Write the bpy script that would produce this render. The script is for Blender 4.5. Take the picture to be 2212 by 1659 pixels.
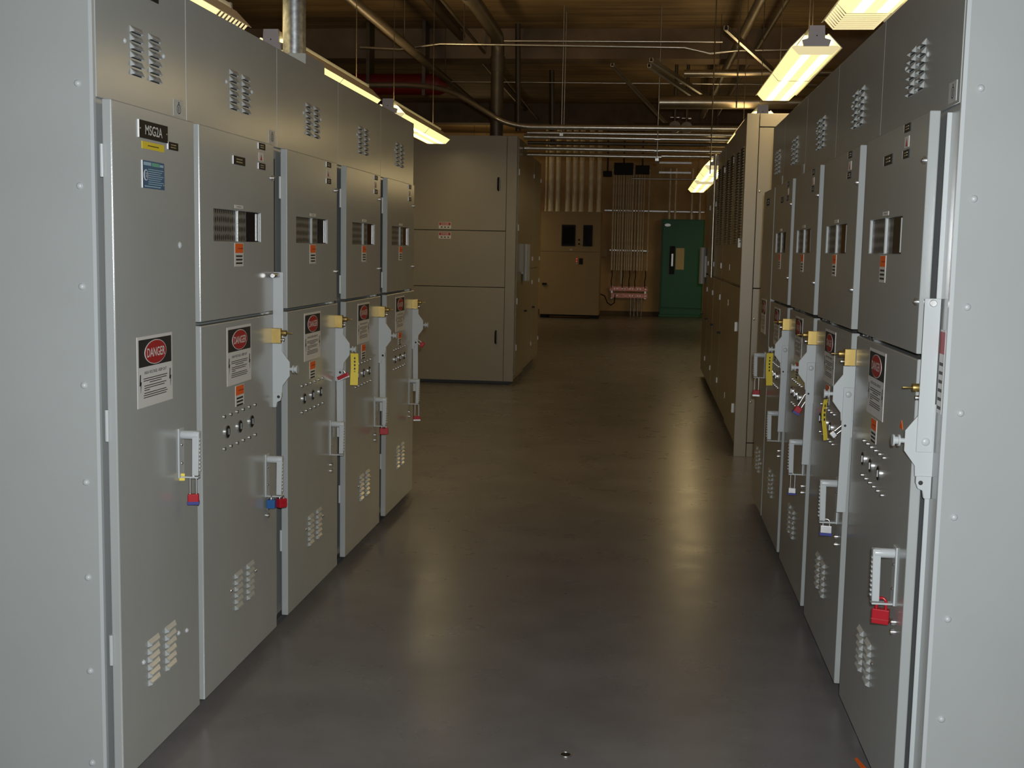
import bpy, bmesh, math, random
from mathutils import Vector, Matrix
random.seed(7)
for o in list(bpy.data.objects): bpy.data.objects.remove(o)
SC = bpy.context.scene
COL = SC.collection
PI = math.pi

# ---------------------------------------------------------------- camera
PIT, YAW, ROL, CAMH, FPX = 0.1131, 0.1087, 0.0193, 1.541, 2569.6
fw = Vector((-math.sin(YAW)*math.cos(PIT), math.cos(YAW)*math.cos(PIT), -math.sin(PIT)))
rt = Vector((math.cos(YAW), math.sin(YAW), 0)); up = rt.cross(fw)
r2 = rt*math.cos(ROL)+up*math.sin(ROL); u2 = up*math.cos(ROL)-rt*math.sin(ROL)
cd = bpy.data.cameras.new('camera'); cam = bpy.data.objects.new('camera', cd); COL.objects.link(cam)
m = Matrix((r2, u2, -fw)).transposed().to_4x4(); m.translation = (0, 0, CAMH)
cam.matrix_world = m
cd.sensor_width = 36; cd.lens = FPX*36/2212; cd.clip_end = 100; cd.clip_start = .05
SC.camera = cam
# ---------------------------------------------------------------- world, flash, exposure
w = bpy.data.worlds.new('world'); SC.world = w; w.use_nodes = True
w.node_tree.nodes['Background'].inputs[0].default_value = (.5, .42, .3, 1)
w.node_tree.nodes['Background'].inputs[1].default_value = .02
SC.view_settings.view_transform = 'Standard'; SC.view_settings.look = 'None'
SC.view_settings.exposure = 0.0; SC.view_settings.gamma = 1
SC.view_settings.use_curve_mapping = False
ld = bpy.data.lights.new('camera_flash', 'SPOT'); ld.energy = 475; ld.shadow_soft_size = .03
ld.color = (.95, .98, 1.0); ld.spot_size = math.radians(105); ld.spot_blend = .9
lo = bpy.data.objects.new('camera_flash', ld); COL.objects.link(lo)
lm = m.copy(); lm.translation = (.04, -.02, CAMH+.07); lo.matrix_world = lm

# ---------------------------------------------------------------- materials
def mat(name, col, rough=.5, metal=0, emit=0, ecol=None, noise=0, nscale=20, bump=0, bscale=200, spec=.5, coat=0):
    M = bpy.data.materials.new(name); M.use_nodes = True
    nt = M.node_tree; b = nt.nodes['Principled BSDF']
    b.inputs['Base Color'].default_value = (*col, 1); b.inputs['Roughness'].default_value = rough
    b.inputs['Metallic'].default_value = metal; b.inputs['Specular IOR Level'].default_value = spec
    if coat: b.inputs['Coat Weight'].default_value = coat; b.inputs['Coat Roughness'].default_value = .2
    if emit:
        b.inputs['Emission Color'].default_value = (*(ecol or col), 1); b.inputs['Emission Strength'].default_value = emit
    if noise or bump:
        tc = nt.nodes.new('ShaderNodeTexCoord')
    if noise:
        n = nt.nodes.new('ShaderNodeTexNoise'); n.inputs['Scale'].default_value = nscale; n.inputs['Detail'].default_value = 6
        nt.links.new(tc.outputs['Object'], n.inputs['Vector'])
        r = nt.nodes.new('ShaderNodeValToRGB'); r.color_ramp.elements[0].position = .3; r.color_ramp.elements[1].position = .7
        r.color_ramp.elements[0].color = (*[c*(1-noise) for c in col], 1); r.color_ramp.elements[1].color = (*[min(1, c*(1+noise)) for c in col], 1)
        nt.links.new(n.outputs['Fac'], r.inputs['Fac']); nt.links.new(r.outputs['Color'], b.inputs['Base Color'])
    if bump:
        n2 = nt.nodes.new('ShaderNodeTexNoise'); n2.inputs['Scale'].default_value = bscale; n2.inputs['Detail'].default_value = 2
        nt.links.new(tc.outputs['Object'], n2.inputs['Vector'])
        bp = nt.nodes.new('ShaderNodeBump'); bp.inputs['Strength'].default_value = bump; bp.inputs['Distance'].default_value = .002
        nt.links.new(n2.outputs['Fac'], bp.inputs['Height']); nt.links.new(bp.outputs['Normal'], b.inputs['Normal'])
    return M
PAINT = mat('grey_enamel', (.345, .365, .355), .20, noise=.03, nscale=3, bump=.06, bscale=350, spec=.55)
PAINT2 = mat('grey_enamel_plate', (.44, .465, .465), .35, spec=.5)
LINEUP = mat('taupe_enamel', (.26, .235, .18), .33, noise=.04, nscale=2, bump=.1, bscale=300)
TAN = mat('tan_enamel', (.42, .32, .18), .55, noise=.05, nscale=2)
SEAM = mat('dark_gap', (.03, .03, .03), .8)
BLACK = mat('black_plastic', (.010, .010, .010), .5, spec=.25)
WHITE = mat('white_label', (.60, .60, .58), .5)
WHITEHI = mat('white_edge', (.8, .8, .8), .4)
INK = mat('black_ink', (.015, .015, .015), .6)
RED = mat('danger_red', (.34, .018, .02), .5)
ORANGE = mat('orange_label', (.75, .12, .01), .5)
YEL = mat('yellow_label', (.70, .55, .03), .5)
BLUEP = mat('blue_nameplate', (.03, .10, .20), .35)
BLUEL = mat('pale_blue_print', (.30, .45, .55), .5)
BRASS = mat('brass', (.38, .27, .09), .42, metal=.9)
CHROME = mat('chrome', (.62, .62, .62), .34, metal=1)
STEEL = mat('zinc_steel', (.55, .55, .54), .35, metal=1, noise=.1, nscale=30)
LATCH = mat('satin_latch', (.55, .55, .52), .5, metal=.4)
GALV = mat('galvanized_steel', (.42, .44, .45), .38, metal=.9, noise=.35, nscale=45)
EMTW = mat('wall_conduit_steel', (.90, .84, .68), .35, metal=.15, noise=.12, nscale=10)
EMT = mat('conduit_steel', (.50, .49, .45), .28, metal=.9, noise=.12, nscale=10)
DUCT = mat('dark_duct_steel', (.22, .19, .14), .3, metal=.9, noise=.15, nscale=8)
DKPIPE = mat('dark_iron_pipe', (.09, .075, .055), .45, metal=.5, noise=.2, nscale=6)
REDM = mat('red_lock_enamel', (.36, .008, .016), .3, coat=.3)
BLUEM = mat('blue_lock_enamel', (.02, .10, .28), .3)
NAVY = mat('navy_lock_band', (.02, .03, .2), .4)
YTAG = mat('yellow_tag', (.75, .58, .06), .5)
GREEN = mat('green_enamel', (.004, .16, .062), .40, noise=.05, nscale=2)
COPPER = mat('copper', (.62, .28, .22), .45, metal=.9, noise=.35, nscale=25)
GLASSDK = mat('dark_window_glass', (.01, .01, .015), .08)
REDPIPE = mat('dark_red_paint', (.14, .008, .006), .5)
SIGNY = mat('yellow_paper', (.80, .70, .40), .6)
PLINTH = mat('dark_plinth', (.07, .07, .07), .6)
LAMPRED = mat('red_indicator', (.6, .03, .02), .3, emit=.25, ecol=(1, .1, .05))

def nodes(M): return M.node_tree, M.node_tree.nodes, M.node_tree.links
# perforated barrier behind the viewing windows
PERF = mat('perforated_barrier', (.2, .2, .19), .5)
nt, N, L = nodes(PERF)
tc = N.new('ShaderNodeTexCoord'); mp = N.new('ShaderNodeMapping'); mp.inputs['Scale'].default_value = (56, 1, 34)
br = N.new('ShaderNodeTexVoronoi'); br.inputs['Scale'].default_value = 1; br.inputs['Randomness'].default_value = .1
cr = N.new('ShaderNodeValToRGB'); cr.color_ramp.elements[0].position = .25; cr.color_ramp.elements[0].color = (.01, .01, .01, 1)
cr.color_ramp.elements[1].position = .42; cr.color_ramp.elements[1].color = (.15, .15, .14, 1)
L.new(tc.outputs['Object'], mp.inputs['Vector']); L.new(mp.outputs[0], br.inputs['Vector']); L.new(br.outputs['Distance'], cr.inputs['Fac'])
L.new(cr.outputs['Color'], N['Principled BSDF'].inputs['Base Color'])
# floor: sealed grey concrete with scuffs
FLOOR = mat('sealed_concrete_floor', (.17, .17, .175), .22, spec=.5)
nt, N, L = nodes(FLOOR); b = N['Principled BSDF']
tc = N.new('ShaderNodeTexCoord'); n1 = N.new('ShaderNodeTexNoise'); n1.inputs['Scale'].default_value = 2.2; n1.inputs['Detail'].default_value = 12
n1.inputs['Roughness'].default_value = .65
cr = N.new('ShaderNodeValToRGB'); cr.color_ramp.elements[0].position = .3; cr.color_ramp.elements[0].color = (.135, .130, .132, 1)
cr.color_ramp.elements[1].position = .72; cr.color_ramp.elements[1].color = (.195, .19, .19, 1)
n2 = N.new('ShaderNodeTexNoise'); n2.inputs['Scale'].default_value = 4; n2.inputs['Detail'].default_value = 8
mr = N.new('ShaderNodeMapRange'); mr.inputs['To Min'].default_value = .22; mr.inputs['To Max'].default_value = .36
n3 = N.new('ShaderNodeTexNoise'); n3.inputs['Scale'].default_value = 3.5
bp = N.new('ShaderNodeBump'); bp.inputs['Strength'].default_value = .05; bp.inputs['Distance'].default_value = .003
for n in (n1, n2, n3): L.new(tc.outputs['Object'], n.inputs['Vector'])
L.new(n1.outputs['Fac'], cr.inputs['Fac']); L.new(cr.outputs['Color'], b.inputs['Base Color'])
L.new(n2.outputs['Fac'], mr.inputs['Value']); L.new(mr.outputs[0], b.inputs['Roughness'])
L.new(n3.outputs['Fac'], bp.inputs['Height']); L.new(bp.outputs['Normal'], b.inputs['Normal'])
# ceiling: board marked brown concrete
CEIL = mat('board_marked_ceiling', (.2, .14, .07), .7)
nt, N, L = nodes(CEIL); b = N['Principled BSDF']
tc = N.new('ShaderNodeTexCoord'); mp = N.new('ShaderNodeMapping'); mp.inputs['Scale'].default_value = (.5, 7, 1)
n1 = N.new('ShaderNodeTexNoise'); n1.inputs['Scale'].default_value = 1.2; n1.inputs['Detail'].default_value = 7
n2 = N.new('ShaderNodeTexNoise'); n2.inputs['Scale'].default_value = .8; n2.inputs['Detail'].default_value = 4
mx = N.new('ShaderNodeMix'); mx.data_type = 'FLOAT'; mx.inputs[0].default_value = .5
cr = N.new('ShaderNodeValToRGB'); cr.color_ramp.elements[0].position = .36; cr.color_ramp.elements[0].color = (.13, .085, .045, 1)
cr.color_ramp.elements[1].position = .66; cr.color_ramp.elements[1].color = (.42, .30, .15, 1)
L.new(tc.outputs['Object'], mp.inputs['Vector']); L.new(mp.outputs[0], n1.inputs['Vector']); L.new(tc.outputs['Object'], n2.inputs['Vector'])
L.new(n1.outputs['Fac'], mx.inputs[2]); L.new(n2.outputs['Fac'], mx.inputs[3]); L.new(mx.outputs[0], cr.inputs['Fac'])
L.new(cr.outputs['Color'], b.inputs['Base Color'])
BEAM = mat('beam_concrete', (.17, .12, .075), .8, noise=.3, nscale=2)
WALL = mat('tan_wall', (.62, .44, .22), .75, noise=.25, nscale=1.2)
# lamp lens: warm glowing acrylic, brighter over the tubes
def lens_mat(name, strength, tubes=True):
    M = mat(name, (.9, .8, .5), .4); nt, N, L = nodes(M); b = N['Principled BSDF']
    tc = N.new('ShaderNodeTexCoord'); sx = N.new('ShaderNodeSeparateXYZ'); L.new(tc.outputs['Object'], sx.inputs[0])
    ab = N.new('ShaderNodeMath'); ab.operation = 'ABSOLUTE'; L.new(sx.outputs['X'], ab.inputs[0])
    sb = N.new('ShaderNodeMath'); sb.operation = 'SUBTRACT'; L.new(ab.outputs[0], sb.inputs[0]); sb.inputs[1].default_value = .055
    a2 = N.new('ShaderNodeMath'); a2.operation = 'ABSOLUTE'; L.new(sb.outputs[0], a2.inputs[0])
    mr = N.new('ShaderNodeMapRange'); mr.inputs['From Min'].default_value = .010; mr.inputs['From Max'].default_value = .030
    mr.inputs['To Min'].default_value = 1.0; mr.inputs['To Max'].default_value = 0
    L.new(a2.outputs[0], mr.inputs['Value'])
    cr = N.new('ShaderNodeValToRGB'); cr.color_ramp.elements[0].color = (.62, .52, .21, 1); cr.color_ramp.elements[1].color = (2.4, 2.1, 1.2, 1)
    L.new(mr.outputs[0], cr.inputs['Fac']); L.new(cr.outputs['Color'], b.inputs['Emission Color'])
    b.inputs['Emission Strength'].default_value = strength
    return M
LENS = lens_mat('glowing_lamp_lens', 2.0)
GLOW = mat('glowing_slot', (.9, .8, .5), .5, emit=1.6, ecol=(1, .85, .4))
GRID = mat('lit_louver_blade', (.8, .75, .5), .5, emit=.55, ecol=(1, .85, .45))
LAMPGREY = mat('lamp_housing_grey', (.42, .41, .46), .5)
LAMPWHITE = mat('lamp_housing_white', (.75, .74, .70), .45)

# ---------------------------------------------------------------- mesh builder
_txt = {}
def text_mesh(s):
    if s in _txt: return _txt[s]
    c = bpy.data.curves.new('t', 'FONT'); c.body = s; c.align_x = 'CENTER'; c.align_y = 'CENTER'; c.resolution_u = 3; c.offset = .012
    o = bpy.data.objects.new('t', c); COL.objects.link(o); bpy.context.view_layer.update()
    me = bpy.data.meshes.new_from_object(o)
    vs = [v.co.copy() for v in me.vertices]; fs = [tuple(p.vertices) for p in me.polygons]
    bpy.data.objects.remove(o); bpy.data.meshes.remove(me)
    xs = [v.x for v in vs]; ys = [v.y for v in vs]
    _txt[s] = (vs, fs, (min(xs), max(xs), min(ys), max(ys))); return _txt[s]
class MB:
    def __init__(s): s.v = []; s.f = []; s.mi = []; s.mats = []; s.sm = []
    def m(s, M):
        if M not in s.mats: s.mats.append(M)
        return s.mats.index(M)
    def add(s, vs, fs, M, smooth=False):
        b = len(s.v); k = s.m(M); s.v += [tuple(v) for v in vs]
        for f in fs: s.f.append(tuple(b+i for i in f)); s.mi.append(k); s.sm.append(smooth)
        return s
    def box(s, x0, x1, y0, y1, z0, z1, M):
        x0, x1 = sorted((x0, x1)); y0, y1 = sorted((y0, y1)); z0, z1 = sorted((z0, z1))
        return s.add([(x0, y0, z0), (x1, y0, z0), (x1, y1, z0), (x0, y1, z0), (x0, y0, z1), (x1, y0, z1), (x1, y1, z1), (x0, y1, z1)],
                     [(0, 3, 2, 1), (4, 5, 6, 7), (0, 1, 5, 4), (1, 2, 6, 5), (2, 3, 7, 6), (3, 0, 4, 7)], M)
    def cyl(s, a, b, r, M, n=16, r1=None, cap=True):
        a = Vector(a); b = Vector(b); d = (b-a).normalized(); r1 = r if r1 is None else r1
        u = d.orthogonal().normalized(); v = d.cross(u)
        vs = []; 
        for p, rr in ((a, r), (b, r1)):
            for i in range(n):
                t = 2*PI*i/n; vs.append(p+u*rr*math.cos(t)+v*rr*math.sin(t))
        s.add(vs, [(i, (i+1) % n, n+(i+1) % n, n+i) for i in range(n)], M, True)
        if cap:
            s.add(vs[:n], [tuple(reversed(range(n)))], M); s.add(vs[n:], [tuple(range(n))], M)
        return s
    def tube(s, pts, r, M, n=12):
        pts = [Vector(p) for p in pts]; rings = []; u = None
        for i, p in enumerate(pts):
            d = ((pts[i+1]-p).normalized() if i < len(pts)-1 else Vector()) + ((p-pts[i-1]).normalized() if i else Vector())
            d.normalize()
            u = d.orthogonal().normalized() if u is None else (u-d*u.dot(d)).normalized()
            v = d.cross(u); rings.append([p+u*r*math.cos(2*PI*k/n)+v*r*math.sin(2*PI*k/n) for k in range(n)])
        vs = [q for R in rings for q in R]; fs = []
        for i in range(len(pts)-1):
            for k in range(n): fs.append((i*n+k, i*n+(k+1) % n, (i+1)*n+(k+1) % n, (i+1)*n+k))
        s.add(vs, fs, M, True); s.add(rings[0], [tuple(reversed(range(n)))], M); s.add(rings[-1], [tuple(range(n))], M)
        return s
    def dome(s, c, nrm, r, h, M, n=12):
        c = Vector(c); d = Vector(nrm).normalized(); u = d.orthogonal().normalized(); v = d.cross(u)
        vs = []; R = [(1, 0), (.8, .6), (.42, .92)]
        for a, hh in R:
            for i in range(n): vs.append(c+d*h*hh+(u*math.cos(2*PI*i/n)+v*math.sin(2*PI*i/n))*r*a)
        vs.append(c+d*h); fs = []
        for k in range(2):
            for i in range(n): fs.append((k*n+i, k*n+(i+1) % n, (k+1)*n+(i+1) % n, (k+1)*n+i))
        for i in range(n): fs.append((2*n+i, 2*n+(i+1) % n, 3*n))
        return s.add(vs, fs, M, True)
    def prism(s, poly, axis, a, b, M):
        """poly: 2-D points, extruded along axis from a to b"""
        n = len(poly)
        def P(p, t): return {'x': (t, p[0], p[1]), 'y': (p[0], t, p[1]), 'z': (p[0], p[1], t)}[axis]
        vs = [P(p, a) for p in poly]+[P(p, b) for p in poly]
        return s.add(vs, [tuple(range(n)), tuple(reversed(range(n, 2*n)))]+[(i, n+i, n+(i+1) % n, (i+1) % n) for i in range(n)], M)
    def disc(s, cx, cz, rx, rz, y, M, n=28):
        """ellipse in the x-z plane, facing -y, 1 mm thick"""
        return s.prism([(cx+rx*math.cos(2*PI*i/n), cz+rz*math.sin(2*PI*i/n)) for i in range(n)], 'y', y, y+.0012, M)
    def text(s, t, cx, cz, w, h, y, M):
        """text in the x-z plane, read from -y"""
        vs, fs, (a, b, c, d) = text_mesh(t)
        s.add([(cx+(v.x-(a+b)/2)*w/(b-a), y, cz+(v.y-(c+d)/2)*h/(d-c)) for v in vs], fs, M)
        return s
    def holed(s, x0, x1, z0, z1, y0, y1, holes, M):
        xs = sorted({x0, x1, *[h[0] for h in holes], *[h[1] for h in holes]}); zs = sorted({z0, z1, *[h[2] for h in holes], *[h[3] for h in holes]})
        def solid(i, k):
            if not (0 <= i < len(xs)-1 and 0 <= k < len(zs)-1): return False
            cx = (xs[i]+xs[i+1])/2; cz = (zs[k]+zs[k+1])/2
            return not any(h[0] < cx < h[1] and h[2] < cz < h[3] for h in holes)
        idx = {}
        vs = []
        def V(i, k, y):
            if (i, k, y) not in idx: idx[(i, k, y)] = len(vs); vs.append((xs[i], y, zs[k]))
            return idx[(i, k, y)]
        fs = []
        for i in range(len(xs)-1):
            for k in range(len(zs)-1):
                if not solid(i, k): continue
                fs.append((V(i, k, y0), V(i+1, k, y0), V(i+1, k+1, y0), V(i, k+1, y0)))
                fs.append((V(i, k, y1), V(i, k+1, y1), V(i+1, k+1, y1), V(i+1, k, y1)))
                if not solid(i-1, k): fs.append((V(i, k, y0), V(i, k+1, y0), V(i, k+1, y1), V(i, k, y1)))
                if not solid(i+1, k): fs.append((V(i+1, k, y0), V(i+1, k, y1), V(i+1, k+1, y1), V(i+1, k+1, y0)))
                if not solid(i, k-1): fs.append((V(i, k, y0), V(i, k, y1), V(i+1, k, y1), V(i+1, k, y0)))
                if not solid(i, k+1): fs.append((V(i, k+1, y0), V(i+1, k+1, y0), V(i+1, k+1, y1), V(i, k+1, y1)))
        return s.add(vs, fs, M)
    def build(s, name, parent=None, bevel=0, loc=None, rotz=0, rot=None):
        me = bpy.data.meshes.new(name); me.from_pydata(s.v, [], s.f)
        for M in s.mats: me.materials.append(M)
        for p, k, q in zip(me.polygons, s.mi, s.sm): p.material_index = k; p.use_smooth = q
        me.update()
        o = bpy.data.objects.new(name, me); COL.objects.link(o)
        if parent: o.parent = parent
        if loc: o.location = loc
        if rot: o.rotation_euler = rot
        elif rotz: o.rotation_euler = (0, 0, rotz)
        if bevel:
            bm = bmesh.new(); bm.from_mesh(me); bmesh.ops.remove_doubles(bm, verts=bm.verts, dist=1e-5); bmesh.ops.recalc_face_normals(bm, faces=bm.faces); bm.to_mesh(me); bm.free()
            md = o.modifiers.new('bevel', 'BEVEL'); md.width = bevel; md.segments = 2; md.limit_method = 'ANGLE'; md.angle_limit = math.radians(50)
        else:
            bm = bmesh.new(); bm.from_mesh(me); bmesh.ops.recalc_face_normals(bm, faces=bm.faces); bm.to_mesh(me); bm.free()
        return o
def tag(o, label, cat, group=None, kind=None):
    if label: o['label'] = label
    if cat: o['category'] = cat
    if group: o['group'] = group
    if kind: o['kind'] = kind
    return o
def thing(name, label, cat, loc=(0, 0, 0), rotz=0, group=None):
    o = bpy.data.objects.new(name, None); COL.objects.link(o); o.location = loc; o.rotation_euler = (0, 0, rotz); o.empty_display_size = .1
    return tag(o, label, cat, group)
def struct(mb, name, label=None):
    o = mb.build(name); o['kind'] = 'structure'
    if label: o['label'] = label
    return o

# ================================================================ the room
ZC = 4.3
struct(MB().box(-7.0, 4.5, -3.0, 28.9, -.12, 0, FLOOR), 'floor')
struct(MB().box(-7.0, 4.5, -3.0, 28.9, ZC, ZC+.2, CEIL), 'ceiling')
struct(MB().box(-7.2, -7.0, -3.0, 28.9, 0, ZC, WALL), 'wall_left')
struct(MB().box(4.5, 4.7, -3.0, 28.9, 0, ZC, WALL), 'wall_right')
struct(MB().box(-7.2, 4.7, 28.9, 29.1, 0, ZC, WALL), 'wall_back')
struct(MB().box(-7.2, 4.7, -3.2, -3.0, 0, ZC, WALL), 'wall_front')
for y, zz in ((15.3, 3.93), (23.0, 3.93)):
    struct(MB().box(-7.0, 4.5, y, y+.45, zz, ZC, BEAM), 'trim_1' if y < 20 else 'trim_2')
struct(MB().box(-7, 4.5, 28.885, 28.9, 0, .1, BEAM), 'baseboard_back')

# ================================================================ switchgear rows
ZT, ZM, ZB, ZTOP = 1.909, 1.283, .05, 2.29
FY = .045                                             # the frame face lies this far behind the door faces
def louvers(x0, x1, z0, z1, n, y, M=PAINT):
    b = MB(); st = (z1-z0)/n
    for i in range(n):
        z = z0+i*st; h = st*.8; e = .006
        # a hood: closed at the top, open underneath
        vs = [(x0, y, z+h), (x1, y, z+h), (x0+e, y-.011, z+.003), (x1-e, y-.011, z+.003), (x0, y, z), (x1, y, z),
              (x0+.012, y-.010, z+h*.45), (x1-.012, y-.010, z+h*.45)]
        b.add(vs, [(0, 1, 7, 6), (6, 7, 3, 2), (0, 6, 2, 4), (1, 5, 3, 7)], M)
        b.add([(x0+e, y-.0006, z), (x1-e, y-.0006, z), (x1-e, y-.0006, z+.004), (x0+e, y-.0006, z+.004)], [(0, 1, 2, 3)], SEAM)
    return b
def danger_sign(par, x0, z1, w=.247, h=.2, y=-.0012):
    b = MB(); z0 = z1-h; cx = x0+w/2
    b.box(x0, x0+w, y, y+.0012, z0, z1, WHITE)
    b.box(x0+.010, x0+w-.008, y-.0004, y, z1-.086, z1-.009, INK)
    b.disc(cx, z1-.048, .076, .0350, y-.0018, WHITE); b.disc(cx, z1-.048, .073, .0330, y-.0022, RED)
    b.text('DANGER', cx, z1-.048, .125, .026, y-.0028, WHITE)
    b.text('HIGH VOLTAGE - KEEP OUT', cx, z1-.103, .155, .0085, y-.0006, INK)
    zz = z1-.118
    for i, (a, c) in enumerate(((0, 1), (0, .97), (.25, .75), (.03, .95), (.03, .88), (.03, .25), (.02, .95), (0, 1), (0, .95))):
        if i in (3, 6): zz -= .002
        b.box(x0+.04+a*(w-.08), x0+.04+c*(w-.08), y-.0005, y, zz-.0028, zz-.0006, INK); zz -= .0062
    for sx in (x0+.017, x0+w-.020):
        zc = z1-.132
        b.prism([(sx-.001, zc+.026), (sx+.005, zc+.026), (sx+.003, zc+.004), (sx+.009, zc+.006), (sx+.003, zc-.026), (sx+.003, zc-.004), (sx-.005, zc-.006)], 'y', y-.0006, y, INK)
    return b.build('danger_sign', par)
def small_plate(par, x0, z1, w, h, name='nameplate', M=BLACK, lines=2, ink=None, y=-.003):
    b = MB(); b.box(x0, x0+w, y, 0, z1-h, z1, M)
    if ink:
        for i in range(lines):
            zc = z1-h*(i+1)/(lines+1); b.box(x0+w*.25, x0+w*.75, y-.0004, y, zc-h*.07, zc+h*.05, ink)
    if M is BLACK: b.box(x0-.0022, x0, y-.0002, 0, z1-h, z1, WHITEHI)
    return b.build(name, par)
def orange_label(par, x0, z1, w=.088, h1=.034, h2=.046):
    b = MB(); b.box(x0, x0+w, -.001, 0, z1-h1-h2, z1, WHITE)
    b.box(x0+.004, x0+w-.004, -.0015, -.001, z1-h1, z1-.002, ORANGE)
    b.box(x0+.03, x0+w-.004, -.0018, -.0015, z1-h1*.6, z1-h1*.5, RED)
    for i in range(3):
        zz = z1-h1-.008-i*.012; b.box(x0+.012, x0+w-.012, -.0015, -.001, zz-.006, zz, INK)
    return b.build('warning_label', par)
def hinge(b, x, z, h=.085):
    b.cyl((x, .026, z-h/2), (x, .026, z+h/2), .006, PAINT2, 8)
def pull_handle(par, x, z0, z1):
    """bent plate and grip of a latch, standing out from the door in the y-z plane"""
    root = MB(); root.box(x-.020, x+.020, -.005, 0, z0-.004, z1+.006, PAINT2)
    root.box(x-.012, x+.012, -.060, -.004, z0-.004, z0+.001, PAINT2)
    for zz in (z0+.04, z1-.045): root.dome((x, -.005, zz), (0, -1, 0), .005, .004, CHROME, 8)
    h = root.build('handle', par, bevel=.001)
    g = MB(); g.cyl((x, -.004, z1-.014), (x, -.060, z1-.014), .0135, PAINT2, 16)
    g.prism([(-.064, z1-.002), (-.042, z1-.002), (-.040, z0+.004), (-.060, z0+.004)], 'x', x-.012, x+.012, PAINT2)
    for i in range(9):
        zz = z0+.018+i*(z1-z0-.035)/9; g.box(x-.007, x+.007, -.0655, -.060, zz, zz+.0065, PAINT2)
    g.build('grip', h, bevel=.0025)
    return h
def interlock(par, x, lever_up, yo=0, inner=.020):
    root = MB()
    root.prism([(inner, 1.168), (-.024, 1.168), (-.024, 1.138), (-.054, 1.098), (-.054, 1.046), (-.026, 1.008), (-.024, .980), (inner, .980)], 'x', x-.004, x+.004, PAINT2)
    p = root.build('interlock_plate', par, bevel=.0012)
    k = MB(); k.cyl((x, -.054, 1.072), (x, -.070, 1.072), .0065, PAINT2); k.cyl((x, -.066, 1.072), (x, -.071, 1.072), .0155, PAINT2)
    k.cyl((x, -.071, 1.072), (x, -.080, 1.072), .010, PAINT2); k.cyl((x, -.080, 1.072), (x, -.085, 1.072), .0155, PAINT2)
    k.build('knob', p)
    l = MB()
    if lever_up: l.box(x+.006, x+.012, -.026, .014, 1.045, 1.437, PAINT2)
    else: l.prism([(.012, 1.095), (-.020, 1.095), (-.024, .665), (.006, .665)], 'x', x+.006, x+.012, PAINT2)
    l.dome((x+.012, -.004, 1.072), (1, 0, 0), .011, .004, PAINT2)
    if lever_up: l.cyl((x+.02, -.006, 1.425), (x-.06, -.006, 1.425), .009, STEEL)
    l.build('lever', p, bevel=.001)
    f = MB(); f.prism([(-.022, .982), (.016, .982), (.016, .925), (.0, .925), (-.004, .945), (-.016, .95), (-.022, .965)], 'x', x-.003, x+.010, PAINT2)
    for sg, xx in ((1, x+.010), (-1, x-.003)): f.dome((xx, -.010, .965), (sg, 0, 0), .006, .003, SEAM, 10)
    f.build('hasp', p)
    q = MB(); q.box(x-.014, x+.010, -.022, .014, 1.170, 1.226, BRASS)
    q.cyl((x-.002, -.020, 1.209), (x-.002, -.042, 1.209), .0105, BRASS, 20); q.cyl((x-.002, -.04, 1.209), (x-.002, -.066, 1.209), .0022, BRASS, 8)
    q.cyl((x-.002, -.020, 1.183), (x-.002, -.034, 1.183), .006, CHROME, 12)
    q.build('key_interlock', p, bevel=.0008)
    p.location = (0, yo, 0)
    if x > .3:
        MB().box(x-.003, x+.003, .014, FY-yo, 1.0, 1.16, PAINT).build('mounting_bracket', p)
    return p
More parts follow.
